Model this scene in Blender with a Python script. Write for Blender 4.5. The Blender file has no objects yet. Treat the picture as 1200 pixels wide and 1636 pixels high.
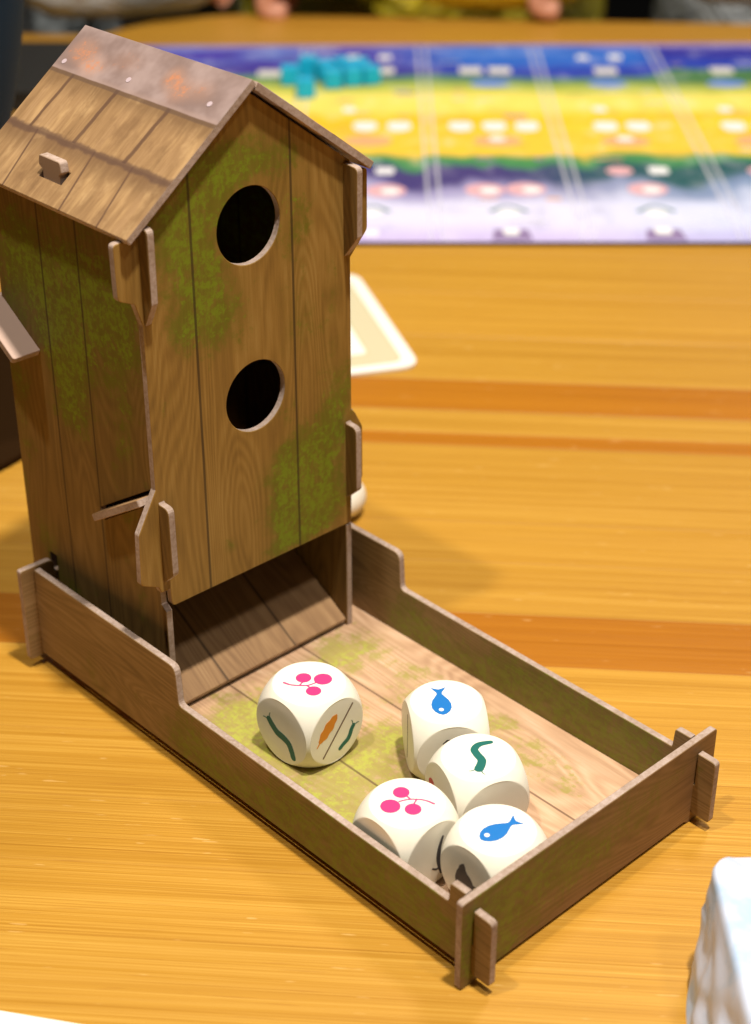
import bpy, bmesh, math, random
from mathutils import Vector, Matrix
from mathutils.geometry import tessellate_polygon
random.seed(7)
MM = 0.001
R = math.radians
scene = bpy.context.scene
col = scene.collection

# ------------------------------------------------------------------ camera
CAM_Z = 0.27972; PITCH = 0.5334; FPX = 2710.57
cam_d = bpy.data.cameras.new('camera'); cam = bpy.data.objects.new('camera', cam_d); col.objects.link(cam)
cam.location = (0, 0, CAM_Z); cam.rotation_euler = (math.pi/2 - PITCH, 0, 0)
cam_d.sensor_fit = 'VERTICAL'; cam_d.sensor_height = 36; cam_d.sensor_width = 26.4
cam_d.lens = FPX/1636*36
cam_d.clip_start = 0.01; cam_d.clip_end = 60
cam_d.dof.use_dof = True; cam_d.dof.focus_distance = 0.412; cam_d.dof.aperture_fstop = 12.5
scene.camera = cam

# ------------------------------------------------------------------ world, lamps, exposure
w = bpy.data.worlds.new('World'); scene.world = w; w.use_nodes = True
bg = w.node_tree.nodes['Background']; bg.inputs[0].default_value = (1.0, 0.93, 0.84, 1); bg.inputs[1].default_value = 0.02
def lamp(name, loc, target, size, power, color):
    l = bpy.data.lights.new(name, 'AREA'); l.shape = 'DISK'; l.size = size; l.energy = power; l.color = color
    o = bpy.data.objects.new(name, l); col.objects.link(o); o.location = loc
    o.rotation_euler = (Vector(target)-Vector(loc)).to_track_quat('-Z', 'Y').to_euler()
    return o
T0 = (0.0, 0.38, 0.03)
WARM = (1.0, 0.94, 0.84)
lamp('ceiling_lamp_main', (0.14, 0.18, 1.08), (0.04, 0.28, 0.0), 0.05, 12.8, WARM)
lamp('ceiling_lamp_front', (0.42, -0.06, 1.20), T0, 0.10, 2.6, WARM)
lamp('ceiling_lamp_side', (-0.37, 0.11, 1.45), T0, 0.06, 9.5, WARM)
lamp('ceiling_lamp_back', (0.42, 0.95, 1.25), T0, 0.24, 5.0, WARM)
scene.cycles.diffuse_bounces = 2
scene.view_settings.view_transform = 'Standard'; scene.view_settings.look = 'None'
scene.view_settings.exposure = 0.1; scene.view_settings.gamma = 1.0; scene.view_settings.use_curve_mapping = False
scene.render.engine = 'CYCLES'

# ------------------------------------------------------------------ node helpers
def lin(r, g, b):
    f = lambda c: (c/12.92 if c <= .04045 else ((c+.055)/1.055)**2.4)
    return (f(r/255), f(g/255), f(b/255), 1)
class S:                                                   # a float/colour socket with arithmetic
    def __init__(s, m, sock): s.m, s.k = m, sock
    def _op(s, op, o, rev=False):
        n = s.m.nt.nodes.new('ShaderNodeMath'); n.operation = op
        a, b = (o, s) if rev else (s, o)
        s.m.put(n.inputs[0], a); s.m.put(n.inputs[1], b)
        return S(s.m, n.outputs[0])
    def __add__(s, o): return s._op('ADD', o)
    __radd__ = __add__
    def __sub__(s, o): return s._op('SUBTRACT', o)
    def __rsub__(s, o): return s._op('SUBTRACT', o, True)
    def __mul__(s, o): return s._op('MULTIPLY', o)
    __rmul__ = __mul__
    def __truediv__(s, o): return s._op('DIVIDE', o)
    def max(s, o): return s._op('MAXIMUM', o)
    def min(s, o): return s._op('MINIMUM', o)
    def pow(s, o): return s._op('POWER', o)
    def abs(s): return s._op('ABSOLUTE', 0)
    def sin(s): return s._op('SINE', 0)
    def exp(s): return s._op('EXPONENT', 0)
    def floor(s): return s._op('FLOOR', 0)
class Mat:
    def __init__(s, name):
        s.mat = bpy.data.materials.new(name); s.mat.use_nodes = True
        s.nt = s.mat.node_tree; s.b = s.nt.nodes['Principled BSDF']
    def put(s, inp, v):
        if isinstance(v, S): s.nt.links.new(v.k, inp)
        elif isinstance(v, (int, float)): inp.default_value = v
        else: inp.default_value = v
    def pos(s):                                            # object coordinates in millimetres
        t = s.nt.nodes.new('ShaderNodeTexCoord'); x = s.nt.nodes.new('ShaderNodeSeparateXYZ')
        s.nt.links.new(t.outputs['Object'], x.inputs[0])
        return tuple(S(s, x.outputs[i])*1000.0 for i in range(3))
    def rnd(s):
        n = s.nt.nodes.new('ShaderNodeObjectInfo'); return S(s, n.outputs['Random'])
    def vec(s, x, y, z=0.0):
        n = s.nt.nodes.new('ShaderNodeCombineXYZ')
        for i, v in enumerate((x, y, z)): s.put(n.inputs[i], v)
        return S(s, n.outputs[0])
    def noise(s, v, scale=1.0, detail=2.0, rough=.5, dist=0.0):
        n = s.nt.nodes.new('ShaderNodeTexNoise'); s.nt.links.new(v.k, n.inputs['Vector'])
        n.inputs['Scale'].default_value = scale; n.inputs['Detail'].default_value = detail
        n.inputs['Roughness'].default_value = rough; n.inputs['Distortion'].default_value = dist
        return S(s, n.outputs[0])
    def voro(s, v, scale=1.0, feature='DISTANCE_TO_EDGE'):
        n = s.nt.nodes.new('ShaderNodeTexVoronoi'); n.feature = feature
        s.nt.links.new(v.k, n.inputs['Vector']); n.inputs['Scale'].default_value = scale
        return S(s, n.outputs['Distance'])
    def step(s, x, lo, hi, a=0.0, b=1.0):
        n = s.nt.nodes.new('ShaderNodeMapRange'); n.interpolation_type = 'SMOOTHSTEP'
        s.put(n.inputs[0], x)
        for i, v in enumerate((lo, hi, a, b)): s.put(n.inputs[i+1], v)
        return S(s, n.outputs[0])
    def mix(s, f, a, b):
        n = s.nt.nodes.new('ShaderNodeMix'); n.data_type = 'RGBA'
        s.put(n.inputs[0], f); s.put(n.inputs[6], a); s.put(n.inputs[7], b)
        return S(s, n.outputs[2])
    def mul(s, a, f):                                      # colour times grey factor
        n = s.nt.nodes.new('ShaderNodeMix'); n.data_type = 'RGBA'; n.blend_type = 'MULTIPLY'; n.inputs[0].default_value = 1
        s.put(n.inputs[6], a); s.nt.links.new(f.k, n.inputs[7]); return S(s, n.outputs[2])
    def ramp(s, f, stops):
        n = s.nt.nodes.new('ShaderNodeValToRGB'); e = n.color_ramp.elements
        while len(e) < len(stops): e.new(.5)
        for k, (p, c) in zip(e, stops): k.position = p; k.color = c
        s.put(n.inputs[0], f); return S(s, n.outputs[0])
    def line(s, x, x0, w):                                 # 1 on a thin line x = x0
        return s.step((x-x0).abs(), w*.45, w, 1.0, 0.0)
    def blob(s, u, v, items):                              # sum of soft ellipses (u0, v0, ru, rv, weight)
        tot = None
        for (a, b, ru, rv, k) in items:
            du = (u-a)/ru; dv = (v-b)/rv
            g = ((du*du+dv*dv)*-1.0).exp()*k
            tot = g if tot is None else tot+g
        return tot
    def done(s, color, rough=.6, bump=None, bstr=.2, bdist=.0002, spec=.5, metal=0.0):
        s.put(s.b.inputs['Base Color'], color); s.put(s.b.inputs['Roughness'], rough)
        s.put(s.b.inputs['Specular IOR Level'], spec); s.put(s.b.inputs['Metallic'], metal)
        if bump is not None:
            n = s.nt.nodes.new('ShaderNodeBump'); n.inputs['Strength'].default_value = bstr; n.inputs['Distance'].default_value = bdist
            s.nt.links.new(bump.k, n.inputs['Height']); s.nt.links.new(n.outputs[0], s.b.inputs['Normal'])
        return s.mat
def plain(name, c, rough=.5, **k):
    m = Mat(name)
    if isinstance(c, tuple) and len(c) == 3: c = (*c, 1)
    return m.done(c, rough, **k)

# ------------------------------------------------------------------ printed card materials
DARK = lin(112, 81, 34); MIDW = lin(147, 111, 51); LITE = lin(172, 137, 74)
def wood_print(m, u, v, seed=0.0, dark=DARK, mid=MIDW, lite=LITE, k=1.0):
    n = m.noise(m.vec(u*.06, v*.0095, seed), 1.0, 1.2, .45, .2)
    rings = ((n*150.0).sin()*.5+.5)
    fib = m.noise(m.vec(u*1.9, v*.09, seed+3), 1.0, 4.0, .65)
    big = m.noise(m.vec(u*.07, v*.022, seed+9), 1.0, 3.0, .55)
    vein = m.noise(m.vec(u*.5, v*.03, seed+13), 1.0, 2.0, .5)
    fac = rings*.13*k+fib*.30+big*.38+vein*.28-.10*k+.03
    c = m.ramp(fac, [(.22, dark), (.5, mid), (.78, lite)])
    return c, fac
MOSS_A = lin(100, 104, 16); MOSS_B = lin(124, 148, 24); MOSS_D = lin(96, 80, 24)
def moss(m, base, u, v, items, seed=0.0, hard=.3, amount=1.0, ga=MOSS_A, gb=MOSS_B):
    wob = m.noise(m.vec(u*.11, v*.09, seed), 1.0, 6.0, .7)
    fleck = m.step(m.noise(m.vec(u*.62, v*.55, seed+3), 1.0, 4.0, .7), .33, .67)
    leafy = m.noise(m.vec(u*.2, v*.2, seed+5), 1.0, 5.0, .7)
    fld = m.blob(u, v, items).min(1.25)
    mask = m.step(fld+(wob-.5)*3.4+(fleck-.5)*.35, .45, .42+hard*2.4)
    bright = m.step(fld+(leafy-.5)*2.8+(fleck-.5)*.7, .85, 1.6)
    soft = m.step(fld+(wob-.5)*1.2, .1, 1.1)*.5            # stained wash round the moss
    out = m.mix(soft*amount, base, m.mix(.45, MOSS_D, ga))
    out = m.mix(mask*(fleck*.18+.5)*amount, out, ga)
    return m.mix(bright*(fleck*.38+.38)*amount*.8, out, gb)
GAP = lin(52, 36, 22)
def fin(m, c, fac, **k):
    return m.done(c, .62, bump=fac, bstr=.12, bdist=.0001, spec=.3, **k)

def mat_front():
    m = Mat('front_print'); x, y, z = m.pos()
    c, f = wood_print(m, x+z*.01, z, 1.0)
    c = moss(m, c, x, z, [(24, 127, 9, 17, 1.25), (16, 138, 7, 12, .8), (30, 149, 12, 9, 1.0), (41, 150, 10, 7, .6), (53, 134, 7, 16, .7), (56, 60, 11, 15, 1.5), (52, 50, 9, 8, 1.0), (67, 78, 7, 16, .9),
                          (51, 49, 7, 5, 1.0), (29, 49, 2.5, 2.5, .9), (31, 114, 8, 8, .85), (19, 112, 4, 6, .6), (54, 104, 7, 12, .55), (46, 64, 8, 8, .55), (56, 46, 8, 6, .9), (68, 47, 6, 6, .55), (44, 41.5, 6, 2.5, .6), (66, 110, 4, 14, .4)], 1.0)
    ln = m.line(x, 21.9+0.0, .5).max(m.line(x, 52.5, .5))
    c = m.mix(ln*.75, c, GAP)
    return fin(m, c, f)
def mat_left():
    m = Mat('side_print'); x, y, z = m.pos()
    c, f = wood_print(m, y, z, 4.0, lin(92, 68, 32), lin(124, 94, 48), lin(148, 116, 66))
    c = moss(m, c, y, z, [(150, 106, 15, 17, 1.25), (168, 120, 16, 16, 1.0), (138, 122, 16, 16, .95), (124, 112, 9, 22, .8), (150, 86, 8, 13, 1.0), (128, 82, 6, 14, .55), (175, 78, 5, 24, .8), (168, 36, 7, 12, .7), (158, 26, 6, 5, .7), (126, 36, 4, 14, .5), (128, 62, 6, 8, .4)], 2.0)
    ln = m.line(y, 157.0, .5).max(m.line(y, 140.9, .5))
    c = m.mix(ln*.7, c, GAP)
    return fin(m, c, f)
def mat_roof():
    m = Mat('roof_print'); x, y, z = m.pos()
    s = (z-141.2)/.602                                     # distance up the slope
    wob = m.noise(m.vec(y*.12, s*.12, 2.0), 1.0, 3.0, .6)-.5
    c, f = wood_print(m, y, s, 7.0, lin(112, 84, 54), lin(148, 114, 76), lin(178, 142, 102), .4)
    fib = m.noise(m.vec(y*.35, s*.06, 11.0), 1.0, 3.0, .6)
    c = m.mix(m.step(fib, .45, .75)*.5, c, lin(198, 160, 110))
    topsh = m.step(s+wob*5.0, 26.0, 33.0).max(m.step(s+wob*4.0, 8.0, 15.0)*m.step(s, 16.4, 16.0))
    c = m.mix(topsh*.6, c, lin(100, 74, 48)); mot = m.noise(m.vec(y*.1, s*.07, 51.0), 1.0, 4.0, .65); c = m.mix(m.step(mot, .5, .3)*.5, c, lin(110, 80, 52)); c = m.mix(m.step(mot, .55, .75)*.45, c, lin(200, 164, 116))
    row1 = m.step(s, 16.2, 16.6)
    l1 = m.line(y+s*.05+wob*1.2, 169.6, .75).max(m.line(y+s*.05+wob*1.2, 151.4, .95)).max(m.line(y+s*.05+wob*1.2, 131.4, .95))
    l2 = m.line(y-s*.18, 162.3, .45).max(m.line(y-s*.18, 138.8, .45)).max(m.line(y-s*.18, 124.0, .4))
    ln = l1*row1+l2*(1.0-row1)
    c = m.mix(ln*.8, c, lin(84, 58, 44))
    seam = m.step((s+wob*2.4-16.0).abs()+(m.noise(m.vec(y*.3, s*.3, 41.0), 1.0, 3.0, .6)-.5)*1.6, .5, 1.5, 1.0, 0.0)  # painted overlap line between the shingle rows
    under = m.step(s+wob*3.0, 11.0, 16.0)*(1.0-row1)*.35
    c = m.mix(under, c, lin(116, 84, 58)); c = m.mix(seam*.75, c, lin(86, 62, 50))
    # ridge cap: mauve sheet metal with rust
    cap = m.step(s+wob*.5, 33.0, 33.4)
    big = m.noise(m.vec(y*.09, s*.09, 5.0), 1.0, 3.0, .55)
    cc = m.mix(m.step(big, .35, .7), lin(126, 104, 97), lin(156, 134, 128))
    cc = m.mix(m.step(s, 33.3, 35.0, .55, 0.0), cc, lin(158, 132, 122))
    rust = m.blob(y, s, [(171, 40, 5.5, 4.0, .9), (164, 36.5, 4.5, 3, .85), (136, 41, 3.5, 3.5, .85), (131, 38, 4, 4, .7), (124, 40, 5, 4, .5), (154, 41, 7, 4, .45)])
    rn = m.noise(m.vec(y*.5, s*.5, 1.0), 1.0, 5.0, .75)
    cc = m.mix(m.step(rust+(rn-.5)*3.2, .6, 1.3)*.75, cc, lin(190, 112, 62))
    cc = m.mix(m.step(rust, .1, .8)*.3, cc, lin(190, 140, 110))
    c = m.mix(cap, c, cc)
    lip = m.line(s+wob*.5, 32.7, .8)
    c = m.mix(lip*.7, c, lin(90, 68, 54))
    return fin(m, c, f)
def mat_traywall():
    m = Mat('tray_wall_print'); x, y, z = m.pos()
    tilt = z-y*.04
    c, f = wood_print(m, tilt*1.3, y*1.2, 12.0, lin(106, 82, 50), lin(142, 113, 73), lin(168, 138, 98))
    c = moss(m, c, y, z, [(70, 8, 34, 10, 1.0), (40, 12, 26, 14, 1.15), (14, 10, 12, 14, 1.0), (98, 8, 12, 12, .9), (140, 8, 20, 8, .5)], 3.0, .3, .62)
    return fin(m, c, f)
def mat_trayfront():
    m = Mat('tray_front_print'); x, y, z = m.pos()
    c, f = wood_print(m, z*1.2, x, 15.0, lin(108, 80, 50), lin(138, 105, 70), lin(160, 126, 88))
    c = moss(m, c, x, z, [(2, 14, 10, 16, 1.2), (20, 19, 18, 9, 1.1), (42, 12, 16, 10, .8), (12, 5, 16, 7, .8), (64, 18, 16, 9, .6)], 4.0, .3, .6)
    return fin(m, c, f)
def mat_floor():
    m = Mat('tray_floor_print'); x, y, z = m.pos()
    c, f = wood_print(m, x-y*.02, y, 20.0, lin(158, 120, 90), lin(198, 160, 126), lin(226, 192, 162))
    c = moss(m, c, x, y, [(16, 92, 12, 15, 1.25), (30, 68, 12, 12, 1.2), (10, 55, 11, 18, 1.3), (45, 70, 6, 7, 1.0), (24, 103, 24, 9, 1.0), (60, 106, 16, 8, 1.0), (58, 64, 6, 20, 1.0), (33, 48, 8, 9, 1.0), (67, 60, 6, 18, .8), (42, 88, 7, 6, .8), (66, 88, 6, 6, .5), (62, 30, 7, 12, .5)], 6.0, .2, 1.0, lin(150, 142, 60), lin(172, 178, 66))
    ln = m.line(x, 27.0, .45).max(m.line(x, 53.0, .45))
    c = m.mix(ln*.7, c, lin(80, 56, 36))
    return fin(m, c, f)
def mat_ramp():
    m = Mat('ramp_print'); x, y, z = m.pos()
    c, f = wood_print(m, x, y*1.1, 24.0, lin(120, 88, 60), lin(158, 122, 84), lin(186, 150, 108))
    c = m.mix(m.line(x, 26.0, .5).max(m.line(x, 50.0, .5))*.7, c, GAP)
    return fin(m, c, f)
def mat_edge():
    m = Mat('greyboard_edge'); x, y, z = m.pos()
    n = m.noise(m.vec(x*.9, y*.9, z*.9), 1.0, 4.0, .65)
    big = m.noise(m.vec(x*.07, y*.07, z*.07), 1.0, 3.0, .6)
    c = m.ramp(n*.55+big*.45, [(.3, lin(138, 114, 96)), (.5, lin(168, 146, 132)), (.7, lin(192, 172, 162))])
    return m.done(c, .85, bump=n, bstr=.5, bdist=.0003, spec=.2)
M = dict(front=mat_front(), left=mat_left(), roof=mat_roof(), wall=mat_traywall(), tfront=mat_trayfront(), floor=mat_floor(), ramp=mat_ramp(), edge=mat_edge())

# ------------------------------------------------------------------ mesh helpers
def link(name, me, parent=None):
    o = bpy.data.objects.new(name, me); col.objects.link(o)
    if parent is not None: o.parent = parent
    return o
def tag(o, label=None, cat=None, group=None, kind=None):
    for k, v in (('label', label), ('category', cat), ('group', group), ('kind', kind)):
        if v: o[k] = v
    return o
def empty(name, loc=(0, 0, 0), rz=0.0):
    o = bpy.data.objects.new(name, None); col.objects.link(o); o.empty_display_size = .01
    o.location = loc; o.rotation_euler = (0, 0, rz); return o
def rnd_poly(pts, seg=4):                                  # pts (u, v[, radius]) -> rounded outline
    out = []; n = len(pts)
    for i in range(n):
        p = Vector(pts[i][:2]); r = pts[i][2] if len(pts[i]) > 2 else 0
        if r <= 0: out.append((p.x, p.y)); continue
        a = Vector(pts[i-1][:2])-p; b = Vector(pts[(i+1) % n][:2])-p
        la, lb = a.length, b.length; a.normalize(); b.normalize()
        ang = a.angle(b); t = min(r/math.tan(ang/2), la*.49, lb*.49)
        p0, p1 = p+a*t, p+b*t
        for k in range(seg+1):
            s = k/seg; q = p0*(1-s)**2+p*2*s*(1-s)+p1*s*s
            out.append((q.x, q.y))
    return out
def offset(loop, d):                                       # move each point d to its left
    n = len(loop); res = []
    for i in range(n):
        p = Vector(loop[i]); a = (p-Vector(loop[i-1])); b = (Vector(loop[(i+1) % n])-p)
        if a.length < 1e-9: a = b
        if b.length < 1e-9: b = a
        a.normalize(); b.normalize(); na = Vector((-a.y, a.x)); nb = Vector((-b.y, b.x))
        m = na+nb
        if m.length < 1e-6: m = na
        m.normalize(); k = max(.5, m.dot(na)); q = p+m*(d/k); res.append((q.x, q.y))
    return res
def area(l): return sum(l[i-1][0]*l[i][1]-l[i][0]*l[i-1][1] for i in range(len(l)))/2
def panel(name, outline, thick, fmap, mats, parent=None, holes=(), bev=.16, edge_slot=1, smooth=False):
    """cut card: outline in the (u, v) plane, w from 0 (printed face) to thick, fmap(u, v, w) -> mm"""
    loops = [outline if area(outline) > 0 else outline[::-1]] + [h if area(h) < 0 else h[::-1] for h in holes]
    prof = [(bev, 0), (0, bev), (0, thick-bev), (bev, thick)] if bev else [(0, 0), (0, thick)]
    V = []; F = []; MI = []; rings = []
    for lp in loops:
        rr = []
        for (ins, wv) in prof:
            l = offset(lp, ins) if ins else lp
            rr.append(list(range(len(V), len(V)+len(l))))
            V += [fmap(u, v, wv) for (u, v) in l]
        rings.append(rr)
        n = len(lp)
        for k in range(len(prof)-1):
            for i in range(n):
                j = (i+1) % n; F.append((rr[k][i], rr[k][j], rr[k+1][j], rr[k+1][i])); MI.append(edge_slot if (k == 1 or len(prof) == 2) else 0)
    for k in (0, len(prof)-1):
        ins = prof[k][0]
        ls = [[Vector((*p, 0)) for p in (offset(lp, ins) if ins else lp)] for lp in loops]
        idx = [i for rr in rings for i in rr[k]]
        for t in tessellate_polygon(ls):
            F.append(tuple(idx[i] for i in t)); MI.append(0)
    me = bpy.data.meshes.new(name); me.from_pydata([Vector(v)*MM for v in V], [], F)
    for mm in mats: me.materials.append(mm)
    me.polygons.foreach_set('material_index', MI)
    bm = bmesh.new(); bm.from_mesh(me); bmesh.ops.recalc_face_normals(bm, faces=bm.faces); bm.to_mesh(me); bm.free()
    return link(name, me, parent)
def circle(cx, cy, r, n=48): return [(cx+r*math.cos(2*math.pi*i/n), cy+r*math.sin(2*math.pi*i/n)) for i in range(n)]
def smooth(o):
    o.data.polygons.foreach_set('use_smooth', [True]*len(o.data.polygons)); return o

# ------------------------------------------------------------------ floor of the room and the table
floor = panel('floor', [(-6000, -3000), (6000, -3000), (6000, 9000), (-6000, 9000)], 20, lambda u, v, w: (u, v, -750-w), [plain('dark_floor', (.012, .010, .009), .7)], bev=0, edge_slot=0)
tag(floor, kind='structure')

def mat_table(name, dark):
    m = Mat(name); x, y, z = m.pos(); r = m.rnd()*57.0
    fib = m.noise(m.vec(x*.0045, y*1.9, r), 1.0, 4.0, .66)
    fine = m.noise(m.vec(x*.014, y*5.5, r+31.0), 1.0, 2.0, .6)
    band = m.noise(m.vec(x*.002, y*.16, r+2.0), 1.0, 4.0, .6, .1)
    pore = m.noise(m.vec(x*.06, y*1.7, r+4.0), 1.0, 2.0, .5)
    f = fib*.5+band*.3+fine*.5-.15
    if dark: c = m.ramp(f, [(.34, lin(154, 90, 10)), (.52, lin(172, 105, 15)), (.7, lin(186, 120, 25))])
    else:    c = m.ramp(f, [(.32, lin(162, 110, 28)), (.5, lin(186, 134, 43)), (.68, lin(207, 158, 66))])
    c = m.mix(m.step(pore, .62, .78)*.38, c, lin(146, 86, 24))
    fleck = m.noise(m.vec(x*.13, y*.85, r+21.0), 1.0, 1.0, .4)
    c = m.mix(m.step(fleck, .735, .79)*.26, c, lin(246, 206, 140))
    v = m.rnd()*.12+.94
    c = m.mul(c, m.vec(v, v, v))
    rg = m.step(fib, .3, .7, .36, .5)
    return m.done(c, rg, bump=fib, bstr=.10, bdist=.0003, spec=.42)
WL, WD = mat_table('table_light_wood', False), mat_table('table_dark_wood', True)
table = tag(empty('table', (0, 0, 0), -0.077), kind='structure')
ct, st = math.cos(.077), math.sin(.077)
rows = [30, 96, 150, 196, 240, 279, 303, 327, 354, 392, -417.5, 446, 470, 521.5, -530.5, 548, -573, 612, 655, 700, 742, 790, 842, 880, 935, 990, 1040, 1101]
for a, b in zip(rows[:-1], rows[1:]):
    dk = b < 0; a, b = abs(a)*ct, abs(b)*ct
    out = [(-420, a), (900, a), (900, b), (-420, b)]
    if b > 1090: out = [(-250, a), (900, a), (900, b), (-170, b-4), (-200, b-12), (-225, b-26), (-240, b-45)]
    pl = panel('plank', out, 26, lambda u, v, w: (u, v, -w), [WD if dk else WL], table, bev=.12, edge_slot=0)

# ------------------------------------------------------------------ the dice tower (tray frame, mm)
TX, TY, YAW = 20.874, 269.143, 0.7576
tower = tag(empty('dice_tower', (TX*MM, TY*MM, 0), YAW),
            'brown cardboard birdhouse dice tower with mossy plank print, two round holes and an open tray', 'dice tower')
T = 2.0
XL, XR, YF, YB = 7.3, 71.4, 115.4, 177.8
ZS, ZFL, H1, H2, YS, HF, LB = 3.9, 5.43, 19.4, 31.3, 103.4, 25.1, 166.0
# tray
E2 = [M['wall'], M['edge']]
side = [(-5.5, 3.0, .8), (-.2, 3.0), (-.2, ZS), (171.5, ZS, 1), (171.5, 29.5, 1), (168.2, 29.5), (168.2, 24), (165.8, 24), (165.8, H2+.2, .8), (164.5, H2, .6), (YS, H2, 2.4), (YS-.7, H1+.5, 1.6), (7.4, H1, .5), (7.0, 24.9, .8), (2.3, 24.9), (2.3, 12), (-.3, 12), (-.3, 21.5), (-5.5, 21.3, 1.2)]
panel('tray_side_wall', rnd_poly(side), T, lambda u, v, w: (w, u, v), E2, tower)
panel('tray_side_wall', rnd_poly(side), T, lambda u, v, w: (78+w, u, v), E2, tower)
fr = [(-3.2, 0, 1), (2.6, 0, .5), (4, 1.0), (76, 1.0), (77.4, 0, .5), (85.6, 0, 1.2), (85.6, HF, 1.0), (-3.2, HF, .8)]
panel('tray_front_wall', rnd_poly(fr), T, lambda u, v, w: (u, w, v), [M['tfront'], M['edge']], tower)
bk = [(-4, 3.2, .8), (7.1, 3.2), (7.1, 24.4), (71.6, 24.4), (71.6, 3.2), (84, 3.2, .8), (84, 32, 1.5), (73.5, 32, 1.5), (73.5, 28), (6.6, 28), (6.6, 32, 1.8), (-4, 32.2, .8)]
panel('tray_back_wall', rnd_poly(bk), T, lambda u, v, w: (u, LB+w, v), E2, tower)
panel('tray_floor', [(2.1, 2.1), (77.9, 2.1), (77.9, LB-.1), (2.1, LB-.1)], 1.5, lambda u, v, w: (u, v, ZFL-w), [M['floor'], M['edge']], tower)
# tower front wall
def rl(x): return 169.3-abs(x-39.7)*.7538-2.55             # underside of the roof
front = [(9.6, 39.6, 1.2), (71.3, 39.3, .5), (71.5, 47.5), (73.5, 49, 1), (75.6, 52, 1.5), (75.6, 67.5, 2), (73.0, 72.5), (71.7, 74), (71.7, 117), (77.6, 123, 2), (77.6, 139.2, 1.2), (71.7, 139.6), (71.7, rl(71.7)-.2), (39.7, rl(39.7)-.2), (6.9, rl(6.9)-.2), (6.9, 139.6), (.4, 139.6, 1.0), (.6, 126, 1.6), (5.0, 124, 1), (6.9, 118), (6.9, 74.5), (1.0, 64.0, 1.5), (.5, 49.6, 1.5), (5.6, 47.0, .6), (6.4, 45.0), (9.2, 45.0), (9.3, 42)]
holes = [circle(39.2, 134.0, 9.7), circle(39.4, 89.0, 9.55)]
panel('front_wall', rnd_poly(front), T, lambda u, v, w: (u, YF+w, v), [M['front'], M['edge']], tower, holes)
# tower side walls with baffle slots
def sidewall(e0, e1):
    return rnd_poly([(YF+.05, ZFL), (YB, ZFL, .5), (YB, 141.4, .5), (151.6, 141.4), (151.6, 146.4), (153.2, 147.2, .5), (152.8, 149.6, .9), (144.4, 149.6, .9), (144.0, 147.2, .5), (145.2, 146.4), (145.2, 141.4),
                     (117.6, 141.6), (115.2, 142.3), (e0, 142.0, 1.4), (e0+.2, 124, 1.5), (115.2, 118, 1), (117.5, 117), (117.5, 73), (115.0, 70.4), (e1+.1, 70.3, 1.8), (e1, 51.5, 2.0), (115.0, 48.0, 1), (117.5, 46.5), (117.5, 40.2), (YF+.05, 38.6)])
up = (R(-33), 178.3, 106.2); lo = (R(32.5), 118.5, 72.0)    # baffles: slope, y, z of the upper / front end
def quad(y0, z0, y1, z1, t0, t1):
    d = Vector((y1-y0, z1-z0)).normalized(); n = Vector((-d.y, d.x))
    return [(y0+n.x*t0, z0+n.y*t0), (y1+n.x*t0, z1+n.y*t0), (y1+n.x*t1, z1+n.y*t1), (y0+n.x*t1, z0+n.y*t1)]
sl_lo = quad(117.9, 72.4, 140.8, 57.8, -2.4, 1.0)
sl_tr = quad(164.6, 3+25.5, 169.0, 3+25.5, -22, 4.3)
for x0, e0, e1, mm in ((XL, 112.0, 111.4, M['left']), (XR-T, 110.3, 111.2, M['left'])):
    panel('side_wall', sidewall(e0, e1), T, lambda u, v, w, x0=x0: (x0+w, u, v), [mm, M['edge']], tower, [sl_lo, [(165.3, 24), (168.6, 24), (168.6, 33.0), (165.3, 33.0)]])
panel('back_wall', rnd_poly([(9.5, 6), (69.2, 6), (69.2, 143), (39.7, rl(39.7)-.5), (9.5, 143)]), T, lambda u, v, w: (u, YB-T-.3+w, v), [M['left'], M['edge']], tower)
# baffles and ramp
def plate(name, y0, z0, ang, pts, mats):
    dy, dz = math.cos(ang), math.sin(ang)
    # u across, v along the slope from (y0, z0); w below the top face
    return panel(name, rnd_poly(pts), T, lambda u, v, w: (u, y0+v*dy+w*dz, z0+v*dz-w*dy), mats, tower)
MR = [M['ramp'], M['edge']]
MR2 = [plain('pink_card', lin(196, 166, 150)[:3], .7), M['edge']]
plate('baffle', 178.4, 106.4, R(180+33.0), [(9.5, .8), (1.7, .8, 1), (1.7, 19.6, 1.2), (9.5, 19.6), (9.5, 46), (69.2, 46), (69.2, 19.6), (76.5, 19.6, 1), (76.5, .8, 1), (69.2, .8)], MR) if False else None
def baffle(y0, z0, y1, z1, ext, xa, xb, mats=None):
    L = math.hypot(y1-y0, z1-z0); dy, dz = (y1-y0)/L, (z1-z0)/L
    ny, nz = (-dz, dy) if dy > 0 else (dz, -dy)            # upward normal
    pts = [(xa, 0, .8), (9.6, 0), (9.6, -.5), (69.1, -.5), (69.1, 0), (xb, 0, .8), (xb, L, .8), (69.1, L), (69.1, L+ext), (9.6, L+ext), (9.6, L), (xa, L, .8)]
    return panel('baffle', rnd_poly(pts), T, lambda u, v, w: (u, y0+dy*v-ny*w, z0+dz*v-nz*w), mats or MR, tower)
baffle(178.6, 106.8, 162.0, 96.0, 24, -.6, 74.5, MR2)
baffle(118.6, 71.9, 139.9, 58.6, 16, 3.4, 75.2)
panel('ramp', [(9.5, 0), (69.2, 0), (69.2, 62), (9.5, 62)], T, lambda u, v, w: (u, YF+.2+v*.857+w*.515, 7.9+v*.515-w*.857), MR, tower)
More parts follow.
